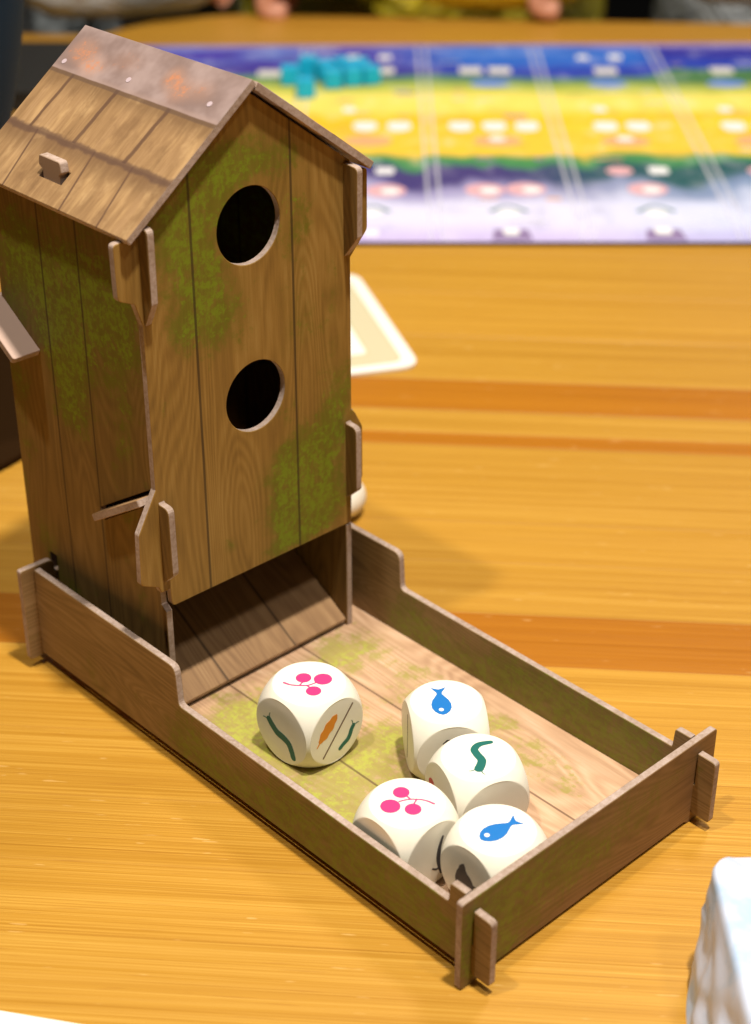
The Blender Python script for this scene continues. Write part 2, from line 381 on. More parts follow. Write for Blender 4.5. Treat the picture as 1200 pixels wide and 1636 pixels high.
# roof
RC, RS = math.cos(math.atan(.7538)), math.sin(math.atan(.7538))
rf = rnd_poly([(112.8, -.3, .5), (177.6, -.3, .5), (177.6, 46.9), (112.8, 46.9)])
slot = [(144.0, 5.6), (153.2, 5.6), (153.2, 9.2), (144.0, 9.2)]
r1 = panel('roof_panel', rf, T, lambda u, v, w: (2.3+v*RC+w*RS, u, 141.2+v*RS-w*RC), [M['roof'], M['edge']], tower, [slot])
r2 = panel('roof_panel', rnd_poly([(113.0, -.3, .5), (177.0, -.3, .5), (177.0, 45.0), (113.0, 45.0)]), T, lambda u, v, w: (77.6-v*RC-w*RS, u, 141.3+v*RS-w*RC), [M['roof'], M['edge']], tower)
panel('roof_peg', rnd_poly([(145.0, 143), (151.8, 143), (151.8, 146.4), (153.3, 147.2, .5), (152.9, 149.8, .9), (144.3, 149.8, .9), (143.9, 147.2, .5), (145.0, 146.4)]), 2.3, lambda u, v, w: (7.15+w, u, v), [plain('peg_card', lin(168, 140, 116)[:3], .7), M['edge']], tower)
nail = plain('nail_print', lin(186, 166, 170)[:3], .5)
for (yy, ss) in ((174.6, 35.6), (149.0, 36.6), (119.2, 37.6)):
    panel('nail_head', circle(yy, ss, .75, 14), .12, lambda u, v, w: (2.3+v*RC-(.1-w)*RS, u, 141.2+v*RS+(.1-w)*RC), [nail], r1, bev=0, edge_slot=0)

# ------------------------------------------------------------------ dice
def mat_die():
    m = Mat('die_white'); x, y, z = m.pos()
    n = m.noise(m.vec(x*.25, y*.25, z*.25), 1.0, 3.0, .6)
    c = m.mix(n, lin(240, 231, 210), lin(247, 240, 224))
    return m.done(c, .36, bump=n, bstr=.05, bdist=.0002, spec=.45)
DIE = mat_die()
INK = dict(pink=plain('ink_pink', lin(214, 48, 116)[:3], .5), blue=plain('ink_blue', lin(0, 108, 184)[:3], .5), green=plain('ink_green', lin(6, 98, 88)[:3], .5),
           orange=plain('ink_orange', lin(228, 140, 36)[:3], .5), grey=plain('ink_grey', lin(66, 62, 64)[:3], .5), line=plain('ink_line', lin(110, 84, 70)[:3], .5),
           white=plain('ink_white', lin(240, 238, 232)[:3], .5), red=plain('ink_red', lin(196, 50, 70)[:3], .5))
def die_mesh(a, r=1.36):
    rr = r*a; rho = math.sqrt(rr*rr-a*a); bm = bmesh.new(); NP = 64
    th0 = math.atan2(rho, a)
    for ax in range(3):
        for sg in (1, -1):
            def P(x, y, z):
                v = [0, 0, 0]; v[ax] = z*sg; v[(ax+1) % 3] = x; v[(ax+2) % 3] = y*sg; return Vector(v)
            rings = []
            for k in (0.5, .965): rings.append([P(k*rho*math.cos(t), k*rho*math.sin(t), a) for t in (2*math.pi*i/NP for i in range(NP))])
            # softly rounded rim of the flat face
            rings.append([P(1.0*rho*math.cos(t), 1.0*rho*math.sin(t), a-.0045*a) for t in (2*math.pi*i/NP for i in range(NP))])
            for k in range(7):
                s = .05+.95*k/6; ring = []
                for i in range(NP):
                    t = 2*math.pi*i/NP; c_, s_ = math.cos(t), math.sin(t); m = max(abs(c_), abs(s_))
                    end = math.atan2(1.0, m); ang = th0+(end-th0)*s
                    ring.append(P(rr*math.sin(ang)*c_, rr*math.sin(ang)*s_, rr*math.cos(ang)))
                rings.append(ring)
            vs = [[bm.verts.new(p) for p in ring] for ring in rings]
            c0 = bm.verts.new(P(0, 0, a))
            for i in range(NP):
                j = (i+1) % NP; bm.faces.new((c0, vs[0][i], vs[0][j]))
                for k in range(len(vs)-1): bm.faces.new((vs[k][i], vs[k+1][i], vs[k+1][j], vs[k][j]))
    bmesh.ops.remove_doubles(bm, verts=bm.verts, dist=a*.0015)
    bmesh.ops.recalc_face_normals(bm, faces=bm.faces)
    for f in bm.faces: f.smooth = True
    bmesh.ops.scale(bm, vec=(MM, MM, MM), verts=bm.verts)
    me = bpy.data.meshes.new('die'); bm.to_mesh(me); bm.free(); me.materials.append(DIE); return me
def catmull(pts, n=8):
    P = [Vector(p[:2]) for p in pts]; W = [p[2] for p in pts]; out = []
    for i in range(len(P)-1):
        p0, p1, p2, p3 = P[max(0, i-1)], P[i], P[i+1], P[min(len(P)-1, i+2)]
        for k in range(n):
            t = k/n
            q = .5*((2*p1)+(-p0+p2)*t+(2*p0-5*p1+4*p2-p3)*t*t+(-p0+3*p1-3*p2+p3)*t**3)
            out.append((q.x, q.y, W[i]*(1-t)+W[i+1]*t))
    out.append((P[-1].x, P[-1].y, W[-1])); return out
def stroke(pts, n=8):                                      # variable-width line with rounded ends -> outline
    c = catmull(pts, n); L = []; Rr = []
    for i, (x, y, wd) in enumerate(c):
        a = Vector(c[max(0, i-1)][:2]); b = Vector(c[min(len(c)-1, i+1)][:2]); d = (b-a).normalized(); nn = Vector((-d.y, d.x))*wd/2
        L.append((x+nn.x, y+nn.y)); Rr.append((x-nn.x, y-nn.y))
        if i == 0: d0 = d
    e = c[-1]; ed = d; s_ = c[0]
    def cap(c0, d, wd): return [(c0[0]+wd/2*(math.cos(t)*d.x-math.sin(t)*d.y), c0[1]+wd/2*(math.cos(t)*d.y+math.sin(t)*d.x)) for t in (1.0, .5, 0, -.5, -1.0)]
    return L+cap(e, ed, e[2])+Rr[::-1]+cap(s_, -d0, s_[2])
def rotpts(pts, ang, sx=1.0, off=(0, 0)):
    c_, s_ = math.cos(ang), math.sin(ang); return [(off[0]+(p[0]*c_-p[1]*s_)*sx, off[1]+(p[0]*s_+p[1]*c_)*sx, *p[2:]) for p in pts]
def fish_outline():                                        # nose at -x, tail at +x, 11.4 mm long
    up_ = [(-5.6, .15), (-5.2, 1.0), (-4.2, 1.9), (-2.8, 2.45), (-1.2, 2.5), (.4, 2.05), (1.8, 1.25), (2.9, .65), (3.6, .75), (4.6, 1.35), (5.7, 1.9), (5.1, .75), (4.85, 0)]
    return [(x, -y) for x, y in up_[:-1]]+[up_[-1]]+[(x, y) for x, y in up_[:-1]][::-1]
def build_die(k, x, y, deg, a, label):
    o = link('die', die_mesh(a)); o.location = (x*MM, y*MM, (ZFL+a)*MM); o.rotation_euler = (0, 0, R(deg))
    tag(o, label, 'die', 'white dice lying in the tray'); o['a'] = a
    return o
def decal(die, name, outlines, ink, face, a, lift=.05):
    """outlines in face coordinates (mm): face 'top' uses world directions, 'L'/'R' the two side faces"""
    deg = die.rotation_euler[2]
    if face == 'top':
        c_, s_ = math.cos(-deg), math.sin(-deg)
        f = lambda u, v, w: (u*c_-v*s_, u*s_+v*c_, a+lift-w)
    else:
        n, h = ((-1, 0), (0, -1)) if face == 'L' else ((0, -1), (1, 0))
        f = lambda u, v, w: (n[0]*(a+lift-w)+h[0]*u, n[1]*(a+lift-w)+h[1]*u, v)
    for q, l in enumerate(outlines):
        l = [p[:2] for p in (l if area(l) > 0 else l[::-1])]; n_ = len(l); F = []
        V = [f(u, v, -.004*q) for u, v in l]+[f(u, v, lift*.8) for u, v in l]
        for t in tessellate_polygon([[Vector((*p, 0)) for p in l]]): F.append(tuple(t))
        for i in range(n_): F.append((i, (i+1) % n_, n_+(i+1) % n_, n_+i))
        me = bpy.data.meshes.new(name); me.from_pydata([Vector(v)*MM for v in V], [], F); me.materials.append(INK[ink])
        link(name, me, die)
d1 = build_die(1, -16.76, 346.21, 45.5, 9.95, 'white die beside the ramp, pink berries on top, worm on its left face')
d2 = build_die(2, 17.55, 339.19, 9, 9.65, 'white die with an upright blue fish on top, nearest the right tray wall')
d3 = build_die(3, 24.40, 317.66, 24, 9.6, 'white die with a green worm on top in the middle of the cluster')
d4 = build_die(4, 7.24, 301.41, 42, 9.45, 'white die with pink berries on top against the left tray wall')
d5 = build_die(5, 27.50, 292.45, 43.4, 9.35, 'white die with a slanting blue fish on top in the front tray corner')
A = lambda d: d['a']
decal(d1, 'berry_symbol', [circle(-1.45, 2.05, 2.0, 28), circle(3.47, 1.5, 2.35, 28), circle(1.26, -3.5, 1.95, 28), stroke([(-6.3, 0.0, .65), (-4.6, -.9, .5), (-2.4, -1.2, .45), (-.2, -1.1, .45), (1.6, -.1, .4)]), stroke([(-1.6, .3, .4), (-2.0, -.5, .4), (-2.3, -1.1, .4)]), stroke([(-.6, -1.2, .4), (.1, -1.8, .4), (.5, -2.2, .4)])], 'pink', 'top', A(d1))
decal(d4, 'berry_symbol', [circle(-1.3, 3.5, 1.95, 28), circle(-3.85, -1.35, 2.35, 28), circle(1.34, -2.4, 1.95, 28), stroke([(6.2, -.5, .55), (4.4, .6, .45), (2.5, 1.05, .4), (.3, 1.0, .4), (-1.8, .3, .4)]), stroke([(.0, 2.2, .4), (.5, 1.5, .4), (.9, 1.05, .4)]), stroke([(1.5, -.6, .4), (1.9, .2, .4), (2.2, 1.0, .4)])], 'pink', 'top', A(d4))
def put_fish(d, off, ang):
    a = A(d); b = decal(d, 'fish_symbol', [[p[:2] for p in rotpts(fish_outline(), ang, 1.0, off)]], 'blue', 'top', a)
    e = rotpts([(-3.55, .25)], ang, 1.0, off)[0]
    decal(d, 'fish_eye', [circle(e[0], e[1], .62, 16)], 'white', 'top', a, .09)
put_fish(d2, (-1.35, .15), R(95))
put_fish(d5, (.45, -.1), R(37))
def put_worm(d, face, pts, ink='green', ant=True):
    ols = [stroke(pts)]
    x0, y0, w0 = pts[0]; x1, y1, _ = pts[1]; dv = Vector((x0-x1, y0-y1)).normalized(); nv = Vector((-dv.y, dv.x))
    if ant:
        for s in (1, -1):
            b = Vector((x0, y0))+dv*.3*w0+nv*s*w0*.4; ols.append(stroke([(b.x, b.y, .28), (b.x+dv.x*.5+nv.x*s*.4, b.y+dv.y*.5+nv.y*s*.4, .24), (b.x+dv.x*.8+nv.x*s*1.0, b.y+dv.y*.8+nv.y*s*1.0, .2)], 3))
    decal(d, 'worm_symbol', ols, ink, face, A(d))
put_worm(d3, 'top', [(-.05, -4.6, 2.3), (.55, -2.9, 2.2), (.75, -1.2, 2.1), (-.3, 1.0, 2.0), (-.75, 2.8, 1.9), (.5, 4.6, 1.7), (3.3, 5.5, 1.2)])
put_worm(d1, 'L', [(-4.3, 1.6, 2.0), (-3.2, .4, 2.1), (-1.4, -1.0, 2.2), (.9, -1.5, 2.2), (2.7, -2.4, 2.1), (3.7, -4.2, 2.0), (4.3, -6.0, 1.8)])
put_worm(d1, 'R', [(5.7, -1.2, 1.4), (5.0, -2.2, 1.5), (4.5, -3.4, 1.5), (3.7, -4.5, 1.5), (2.2, -5.2, 1.4), (1.0, -5.9, 1.3)])
decal(d1, 'divider_line', [stroke([(5.5, 5.9, .5), (0.3, 0, .5), (-4.9, -5.9, .5)], 2)], 'line', 'R', A(d1))
wheat = [[p[:2] for p in rotpts([(4.3*math.cos(t), 1.7*math.sin(t)*(1+.12*math.cos(9*t))*(abs(math.sin(t))**.15)) for t in (2*math.pi*k/48 for k in range(48))], R(43), 1.0, (-3.1, 2.4))],
         stroke([(-7.0, -1.5, .3), (-6.4, -.9, .4), (-5.6, -.1, .5)], 3)]
decal(d1, 'wheat_symbol', wheat, 'orange', 'R', A(d1))
rod = [(-3.6, -3.2), (-3.9, -1.2), (-3.5, .6), (-2.9, 1.9), (-2.7, 2.7), (-2.1, 3.4), (-1.4, 4.0), (-.9, 3.2), (-.7, 2.3), (-.2, 1.6), (.6, 1.1), (1.3, .2), (1.6, -.5), (2.6, -.6), (1.9, -1.1), (1.6, -2.0), (1.2, -3.3), (.5, -4.4), (-.6, -5.0), (-2.2, -4.6)]
decal(d5, 'rodent_symbol', [rod, stroke([(-.6, -4.8, .6), (.9, -5.6, .5), (2.4, -5.2, .4)])], 'grey', 'L', A(d5))
decal(d4, 'rodent_symbol', [stroke([(2.4, 4.0, .7), (1.5, 1.4, 1.1), (1.2, -1.4, 1.4), (1.6, -4.2, 1.2), (2.3, -6.6, .9)]), stroke([(-.6, -4.0, .4), (.6, -4.8, .5), (1.6, -4.6, .5)], 4)], 'grey', 'R', A(d4))
decal(d4, 'wheat_symbol', [rotpts([(2.6*math.cos(t), .9*math.sin(t)) for t in (2*math.pi*k/20 for k in range(20))], R(-15), 1.0, (-4.6, 2.2))], 'orange', 'L', A(d4))
decal(d3, 'berry_symbol', [circle(-5.2, .7, 1.5, 20), circle(-3.0, -2.6, 1.7, 20)], 'red', 'L', A(d3))
decal(d2, 'rodent_symbol', [[(-2.6, 4.2), (-1.6, 5.3), (-.4, 5.2), (.9, 3.8), (1.4, 1.8), (.2, .6), (-1.8, 1.2)]], 'grey', 'R', A(d2))
decal(d2, 'divider_line', [stroke([(0, 6.5, .5), (.2, 0, .5), (0, -6.5, .5)], 2)], 'line', 'L', A(d2))

# ------------------------------------------------------------------ play mat with landscape print
def mat_playmat():
    m = Mat('playmat_print'); x, y, z = m.pos()
    wv = m.noise(m.vec(x*.012, y*.012, 0.0), 1.0, 4.0, .6)-.5
    st_ = m.noise(m.vec(x*.012, y*.09, 4.0), 1.0, 3.0, .6)-.5
    tree = m.noise(m.vec(x*.03, y*.008, 8.0), 1.0, 2.0, .5)-.5
    v = (y-704.0)/326.0
    vv = v+wv*.07+tree*m.blob(v, v*0.0, [(.26, 0, .1, 1, .32)])+st_*.035
    left = m.step(x+wv*60.0, -10.0, 60.0, 1.0, 0.0); right = m.step(x+wv*40.0, 150.0, 175.0)
    mid = m.step(x, 95.0, 150.0)
    sky = m.mix(left, lin(44, 104, 204), lin(74, 58, 168)); sky = m.mix(right, sky, lin(50, 48, 156))
    cloud = m.step(m.noise(m.vec(x*.011, y*.035, 12.0), 1.0, 3.0, .6), .45, .68)
    sky = m.mix(cloud*.55*(1.0-right), sky, lin(128, 168, 232))
    dark = m.mix(m.step(x, 50.0, 130.0), lin(70, 60, 118), lin(44, 88, 92))
    haz = m.mix(m.step(x, 60.0, 190.0), lin(196, 188, 232), lin(160, 176, 224))
    lo_ = m.ramp(vv, [(0, lin(206, 196, 232)), (.07, lin(222, 220, 242)), (.14, lin(206, 202, 240)), (.19, (0, 0, 0, 1)), (1, (0, 0, 0, 1))])
    c = m.mix(m.step(vv, .13, .20), m.mix(m.step(vv, .0, .09), m.mix(.4, haz, lin(200, 170, 220)), m.mix(.55, haz, lin(232, 232, 246))), m.mix(.45, haz, dark))
    c = m.mix(m.step(vv, .20, .26), c, dark)
    c = m.mix(m.step(vv, .305, .335), c, lin(72, 138, 82))
    c = m.mix(m.step(vv, .345, .375), c, lin(240, 196, 62))
    c = m.mix(m.step(vv, .44, .52), c, m.mix(m.step(st_, -.06, .08), lin(250, 204, 52), lin(248, 190, 36)))
    c = m.mix(m.step(vv, .54, .60), c, lin(240, 222, 104))
    c = m.mix(m.step(vv, .66, .70), c, lin(186, 192, 84))
    c = m.mix(m.step(vv, .715, .75), c, m.mix(right, lin(94, 136, 92), lin(74, 120, 74)))
    c = m.mix(m.step(vv+right*-.05, .765, .79), c, m.mix(left, lin(42, 64, 176), lin(66, 54, 150)))
    c = m.mix(m.step(vv+right*-.05, .82, .87), c, sky)
    c = m.mix(m.step(vv, .95, .985), c, lin(150, 138, 204))
    mo = m.noise(m.vec(x*.05, y*.04, 30.0), 1.0, 5.0, .7)
    c = m.mix(m.step(mo, .5, .75)*.28, c, lin(238, 236, 246)); c = m.mix(m.step(mo, .5, .25)*.3, c, lin(60, 56, 104))
    return m.done(c, .75, spec=.15)
mat_o = panel('play_mat', rnd_poly([(-145, 704.5, 6), (420, 704.5, 6), (420, 1030, 6), (-145, 1021, 6)]), 2.0, lambda u, v, w: (u, v, 2.2-w), [mat_playmat(), plain('mat_rubber', (.006, .006, .007), .8)])
tag(mat_o, 'large play mat with purple, blue, green and yellow landscape print behind the birdhouse', 'play mat')
def flat(name, outlines, mm, z, parent, t=.06):
    for l in outlines:
        l = [p[:2] for p in (l if area(l) > 0 else l[::-1])]; n_ = len(l); F = []
        V = [(u, v, z) for u, v in l]+[(u, v, z-t) for u, v in l]
        for tt in tessellate_polygon([[Vector((*p, 0)) for p in l]]): F.append(tuple(tt))
        for i in range(n_): F.append((i, n_+i, n_+(i+1) % n_, (i+1) % n_))
        me = bpy.data.meshes.new(name); me.from_pydata([Vector(v)*MM for v in V], [], F); me.materials.append(mm); link(name, me, parent)
def rrect(cx, cy, w_, h_, r): return rnd_poly([(cx-w_/2, cy-h_/2, r), (cx+w_/2, cy-h_/2, r), (cx+w_/2, cy+h_/2, r), (cx-w_/2, cy+h_/2, r)])
def ell(cx, cy, a, b, n=28): return [(cx+a*math.cos(2*math.pi*i/n), cy+b*math.sin(2*math.pi*i/n)) for i in range(n)]
def translucent(name, c, al):
    m = Mat(name); m.b.inputs['Alpha'].default_value = al; return m.done(c, .7, spec=.1)
PW = plain('mat_ink_white', lin(236, 234, 236)[:3], .7, spec=.1); PL = translucent('mat_ink_pale', lin(238, 236, 246), .42)
PB = plain('mat_ink_blue', lin(110, 140, 220)[:3], .7, spec=.1); PP = plain('mat_ink_pink', lin(222, 170, 176)[:3], .7, spec=.1)
PO = translucent('mat_ink_peach', lin(250, 190, 150), .6); PG = plain('mat_ink_green', lin(60, 110, 100)[:3], .7, spec=.1); PD = plain('mat_ink_mauve', lin(140, 120, 160)[:3], .7, spec=.1)
PC = plain('mat_ink_cream', lin(214, 210, 204)[:3], .7, spec=.1)
dbl = []
for xx in (-40.6, 27.3, 94.3, 164.2, 232.0, 300.0):
    for s in (-2.6, 2.6): dbl.append([(xx+s-.85, 706), (xx+s+.85, 706), (xx+s+.85, 1018), (xx+s-.85, 1018)])
flat('printed_column_line', dbl, PL, 2.30, mat_o)
eggs = [-5.4, 12.4, 44.5, 62.2, 79.2, 120.4, 137.4, 187.4, 204.5, 222, 255, 272]
flat('printed_slot', [rnd_poly([(x_-6.4, 869, 2), (x_-5.6, 861, 4), (x_, 857.5, 6), (x_+5.6, 861, 4), (x_+6.4, 869, 2), (x_+5, 874, 3), (x_-5, 874, 3)]) for x_ in eggs], PW, 2.34, mat_o)
flat('printed_slot', [rrect(x_, y_, w_, h_, 2) for x_, y_, w_, h_ in [(-14.1, 895, 6.5, 9), (120.6, 896, 7, 9), (188, 896, 7, 9), (-12.9, 996, 8, 9), (5.5, 996, 8, 9), (121.7, 996, 7, 8), (141, 997, 8, 9), (4.6, 797, 9, 9), (138.1, 797.5, 9.5, 10), (-2, 714.5, 7, 7), (60.7, 716, 7, 8), (128.7, 717, 7.5, 8), (197, 717, 7.5, 8)]], PW, 2.34, mat_o)
flat('printed_slot', [rrect(x_, y_, 13, 13, 2) for x_, y_ in [(-60.9, 963), (4.3, 969), (54.7, 969), (71.3, 969), (132.2, 968), (199, 969)]], PC, 2.34, mat_o)
flat('printed_badge', [ell(x_, y_, 11, 6.5) for x_, y_ in [(64, 943), (130.2, 943), (197, 943)]], PB, 2.34, mat_o)
flat('printed_badge', [ell(x_, 842.5, 12.5, 9) for x_ in (62.4, 127.9, 196)]+[ell(-4, 842.5, 12.5, 9)], PO, 2.34, mat_o)
flat('printed_badge', [ell(x_, y_, 9.5, 8.5) for x_, y_ in [(5, 769), (51.9, 770), (71.3, 771), (129.2, 771), (199, 771)]]+[ell(119, 797, 6.5, 6), ell(188, 797, 6.5, 6)], PP, 2.34, mat_o)
flat('printed_badge_mark', [ell(x_, y_, 4.5, 4) for x_, y_ in [(7, 768), (54, 769), (74, 770), (131, 770), (62.4, 846), (127.9, 846)]], PW, 2.38, mat_o)
flat('printed_diamond', [stroke([(x_-8, 742, 2.4), (x_-2, 748, 1.6), (x_+2, 748, 1.6), (x_+8, 742, 2.4)], 3) for x_ in (-2, 61.1, 129, 197)], PG, 2.34, mat_o)
flat('printed_slot', [ell(x_, 739.5, 5, 4) for x_ in (-2, 61.1, 129, 197)], PW, 2.34, mat_o)
rs = random.Random(3)
for _ in range(46):                                        # small blurred captions and marks of the print
    x_ = rs.choice([-74, -7, 61, 129, 198])+rs.uniform(-24, 24); y_ = rs.choice([726, 756, 812, 826, 884, 912, 928, 983, 1008])+rs.uniform(-4, 4)
    flat('printed_caption', [rrect(x_, y_, rs.uniform(5, 15), rs.uniform(2, 4), .8)], rs.choice([PL, PL, PO, PD]), 2.32+_*.0006, mat_o)
flat('printed_tab', [[(x_-9, 706), (x_+9, 706), (x_+7.6, 719), (x_-7.6, 719)] for x_ in (60.7, 128.9, 197)], PD, 2.30, mat_o)

# ------------------------------------------------------------------ teal cubes on the mat
def mat_cube():
    m = Mat('teal_paint'); x, y, z = m.pos(); n = m.noise(m.vec(x*.5, y*.5, z*.5), 1.0, 2.0, .5)
    return m.done(m.mix(n, lin(0, 168, 214), lin(6, 186, 230)), .5)
TEAL = mat_cube()
def cube_mesh(h=4.9):
    bm = bmesh.new(); bmesh.ops.create_cube(bm, size=2*h*MM); bmesh.ops.bevel(bm, geom=bm.edges[:]+bm.verts[:], offset=.7*MM, segments=2, affect='EDGES')
    me = bpy.data.meshes.new('teal_cube'); bm.to_mesh(me); bm.free(); me.materials.append(TEAL); return me
CM = cube_mesh()
cubes = [(-48.0, 943, 4, 'teal wooden cube standing alone to the left of the cluster on the mat'),
         (-38.5, 919, 8, 'teal wooden cube nearest the viewer at the left front of the cluster'),
         (-38.0, 961, -10, 'teal wooden cube at the left back of the cluster'),
         (-28.6, 952.0, 22, 'teal wooden cube in the left middle of the cluster, behind the front one'),
         (-23.6, 936.5, 6, 'teal wooden cube in the front middle of the cluster'),
         (-19.0, 957.5, 35, 'teal wooden cube at the back middle of the cluster'),
         (-13.0, 941.0, 14, 'teal wooden cube in the front row, second from the right end of the cluster'),
         (-9.0, 956.5, -6, 'teal wooden cube at the right back of the cluster'),
         (-3.2, 943.5, 26, 'teal wooden cube at the far right end of the cluster')]
for i, (x_, y_, a_, lb) in enumerate(cubes):
    o = link('game_cube', CM); o.location = (x_*MM, y_*MM, (2.4+4.9)*MM); o.rotation_euler = (0, 0, R(a_))
    tag(o, lb, 'cube', 'teal cubes on the play mat')

# ------------------------------------------------------------------ cards and tokens
CW = plain('card_white', lin(240, 234, 224)[:3], .5); CE = plain('card_edge', lin(214, 204, 188)[:3], .8)
def mk_card(name, loc, rz, w_, h_, t, label, cat, mats=None, r=5):
    o = panel(name, rrect(0, 0, w_, h_, r), t, lambda u, v, w: (u, v, t-w), mats or [CW, CE], None, bev=min(.1, t*.2))
    o.location = Vector(loc)*MM; o.rotation_euler = (0, 0, rz); tag(o, label, cat); return o
rz = R(15.5)
cw_, ch_ = 62, 94
cx = 17.2-(cw_/2*math.cos(rz)-(-ch_/2)*math.sin(rz)*1); cy = 580.5-(cw_/2*math.sin(rz)+(-ch_/2)*math.cos(rz))
card = mk_card('card', (cx, cy, .05), rz, cw_, ch_, 1.3, 'white card with a tan inner border lying behind the birdhouse', 'card', r=8)
tan = plain('card_tan', lin(206, 194, 160)[:3], .55); olive = plain('card_olive', lin(190, 184, 140)[:3], .55); redk = plain('card_red', lin(206, 110, 90)[:3], .55)
flat('printed_border', [rrect(0, 0, cw_-11, ch_-11, 4.5)], olive, 1.36, card); flat('printed_panel', [rrect(0, 0, cw_-12.4, ch_-12.4, 4)], tan, 1.42, card)
flat('printed_border', [rrect(-4, -6, cw_-24, ch_-40, 3)], olive, 1.48, card); flat('printed_panel', [rrect(-4, -6, cw_-25.6, ch_-41.6, 2.6)], CW, 1.54, card)
flat('printed_mark', [ell(12, 24, 3.4, 2.2), ell(7, 18, 2.5, 3.0)], redk, 1.58, card)
# small cream piece between tower and tray wall
def lathe(name, prof, mm, parent=None, n=40, loc=(0, 0, 0)):
    V = []; F = []
    for r_, z_ in prof: V += [(r_*math.cos(2*math.pi*i/n), r_*math.sin(2*math.pi*i/n), z_) for i in range(n)]
    for k in range(len(prof)-1):
        for i in range(n): F.append((k*n+i, k*n+(i+1) % n, (k+1)*n+(i+1) % n, (k+1)*n+i))
    me = bpy.data.meshes.new(name); me.from_pydata([Vector(v)*MM for v in V], [], F); me.materials.append(mm)
    o = link(name, me, parent); o.location = Vector(loc)*MM; return smooth(o)
def mat_egg():
    m = Mat('cream_token'); x, y, z = m.pos(); n = m.noise(m.vec(x*.25, y*.25, z*.25), 1.0, 3.0, .6)
    return m.done(m.mix(m.step(n, .5, .7), lin(240, 232, 214), lin(214, 222, 224)), .4)
pr = [(.01, -8.5)]+[(6.3*math.sin(t)*(1-.14*math.cos(t)*-1 if False else 1), -8.5*math.cos(t)) for t in [math.pi*k/18 for k in range(1, 18)]]+[(.01, 8.5)]
egg = lathe('game_piece', [(r_*(1.0-.018*z_), z_) for r_, z_ in pr], mat_egg(), None, 32)
egg.rotation_euler = (R(90), 0, R(-8)); egg.location = (-9.5*MM, .4715, 6.4*MM)
tag(egg, 'small cream rounded game piece peeking out between the birdhouse and the right tray wall', 'game piece')
# pale crumpled packet, bottom right
from mathutils import noise as mnoise
def mat_packet():
    m = Mat('pale_blue_film'); x, y, z = m.pos(); n = m.noise(m.vec(x*.07, y*.07, z*.07), 1.0, 4.0, .6)
    return m.done(m.mix(m.step(n, .46, .66), lin(214, 222, 242), lin(182, 206, 236)), .5, bump=n, bstr=.15, bdist=.002, spec=.4)
def packet():
    base = rnd_poly([(72.4, 210, 4), (140, 207, 4), (140, 279, 4), (72.0, 276.8, 4.5)], 6)
    dense = []
    for i, p in enumerate(base):                           # resample the outline
        q = base[(i+1) % len(base)]; k = max(1, int(math.dist(p, q)/1.6))
        dense += [(p[0]+(q[0]-p[0])*j/k, p[1]+(q[1]-p[1])*j/k) for j in range(k)]
    H, NZ = 30.0, 20; V = []; F = []; n = len(dense); cx_, cy_ = 106, 243
    for r_ in range(NZ+1):
        z_ = H*r_/NZ; f = 1-r_/NZ
        for (x_, y_) in dense:
            out = 6.0*f*min(1.0, max(0.0, (279-y_)/24)) if x_ < 90 else 1.5*f
            nv = mnoise.noise(Vector((x_*.11, y_*.11, z_*.16)))*1.3+mnoise.noise(Vector((x_*.25, y_*.25, z_*.2)))*.25
            out += nv*min(1.0, f*2.2)+(.7*max(0, math.sin((y_-262)*.4-z_*.15)) if f > .35 and x_ < 90 else 0)
            d_ = Vector((x_-cx_, y_-cy_)); d_ = Vector((-1, 0)) if x_ < 76 else d_.normalized()
            rnd_in = max(0.0, (z_-H+1.2)/1.2)*.9
            V.append((x_+d_.x*(out-rnd_in), y_+d_.y*(out-rnd_in)*.6, z_+.05))
    for r_ in range(NZ):
        for i in range(n): j = (i+1) % n; F.append((r_*n+i, r_*n+j, (r_+1)*n+j, (r_+1)*n+i))
    c_ = len(V); V.append((cx_, cy_, H+.3)); F += [(NZ*n+i, NZ*n+(i+1) % n, c_) for i in range(n)]
    me = bpy.data.meshes.new('packet'); me.from_pydata([Vector(v)*MM for v in V], [], F); me.materials.append(mat_packet())
    o = smooth(link('packet', me)); return tag(o, 'pale bluish white crumpled packet at the lower right corner', 'packet')
packet()
low = mk_card('card', (-100.5, 220.1, .05), R(-12.0), 88, 88, .5, 'white card cut off by the lower left corner of the photo', 'card', r=4)
flat('printed_mark', [ell(26, 35, 5, 1.8), ell(8, 34, 6, 2)], plain('card_grey', lin(170, 172, 160)[:3], .6), .55, low)

# ------------------------------------------------------------------ tumbler and black box behind
def mat_tumbler():
    m = Mat('slate_blue_glaze'); x, y, z = m.pos(); n = m.noise(m.vec(x*.03, y*.03, z*.03), 1.0, 3.0, .6)
    return m.done(m.mix(n, lin(14, 38, 62), lin(22, 46, 66)), .7, spec=.1)
tum = lathe('tumbler', [(.01, .3), (38, .3), (41.5, 2), (44, 18), (50.5, 51), (57, 80), (63, 106), (66, 117), (69, 132), (71.5, 147), (75, 185), (77, 215), (78, 218), (75, 218), (67, 132), (55, 85), (43, 30), (38, 6), (.01, 5)], mat_tumbler(), None, 72, (-182, 540, 3.0))
tag(tum, 'dark slate blue flared tumbler cut off by the left edge of the photo', 'tumbler')
shadow_disc = panel('shadow_disc', circle(-177, 541, 65, 72), 2.8, lambda u, v, w: (u, v, 2.9-w), [plain('shadow_brown', (.022, .009, .002), .9, spec=.05)], bev=.5, edge_slot=0)  # added disc, its dark brown stands in for shadow on the table
tag(shadow_disc, 'dark brown disc under the tumbler at the left edge, standing in for shadow on the table', 'shadow_disc')
bx = empty('black_box', (-.235, .945, 0)); tag(bx, 'flat black box on the table behind the tumbler and roof', 'box')
BK = plain('black_card', (.006, .005, .004), .7)
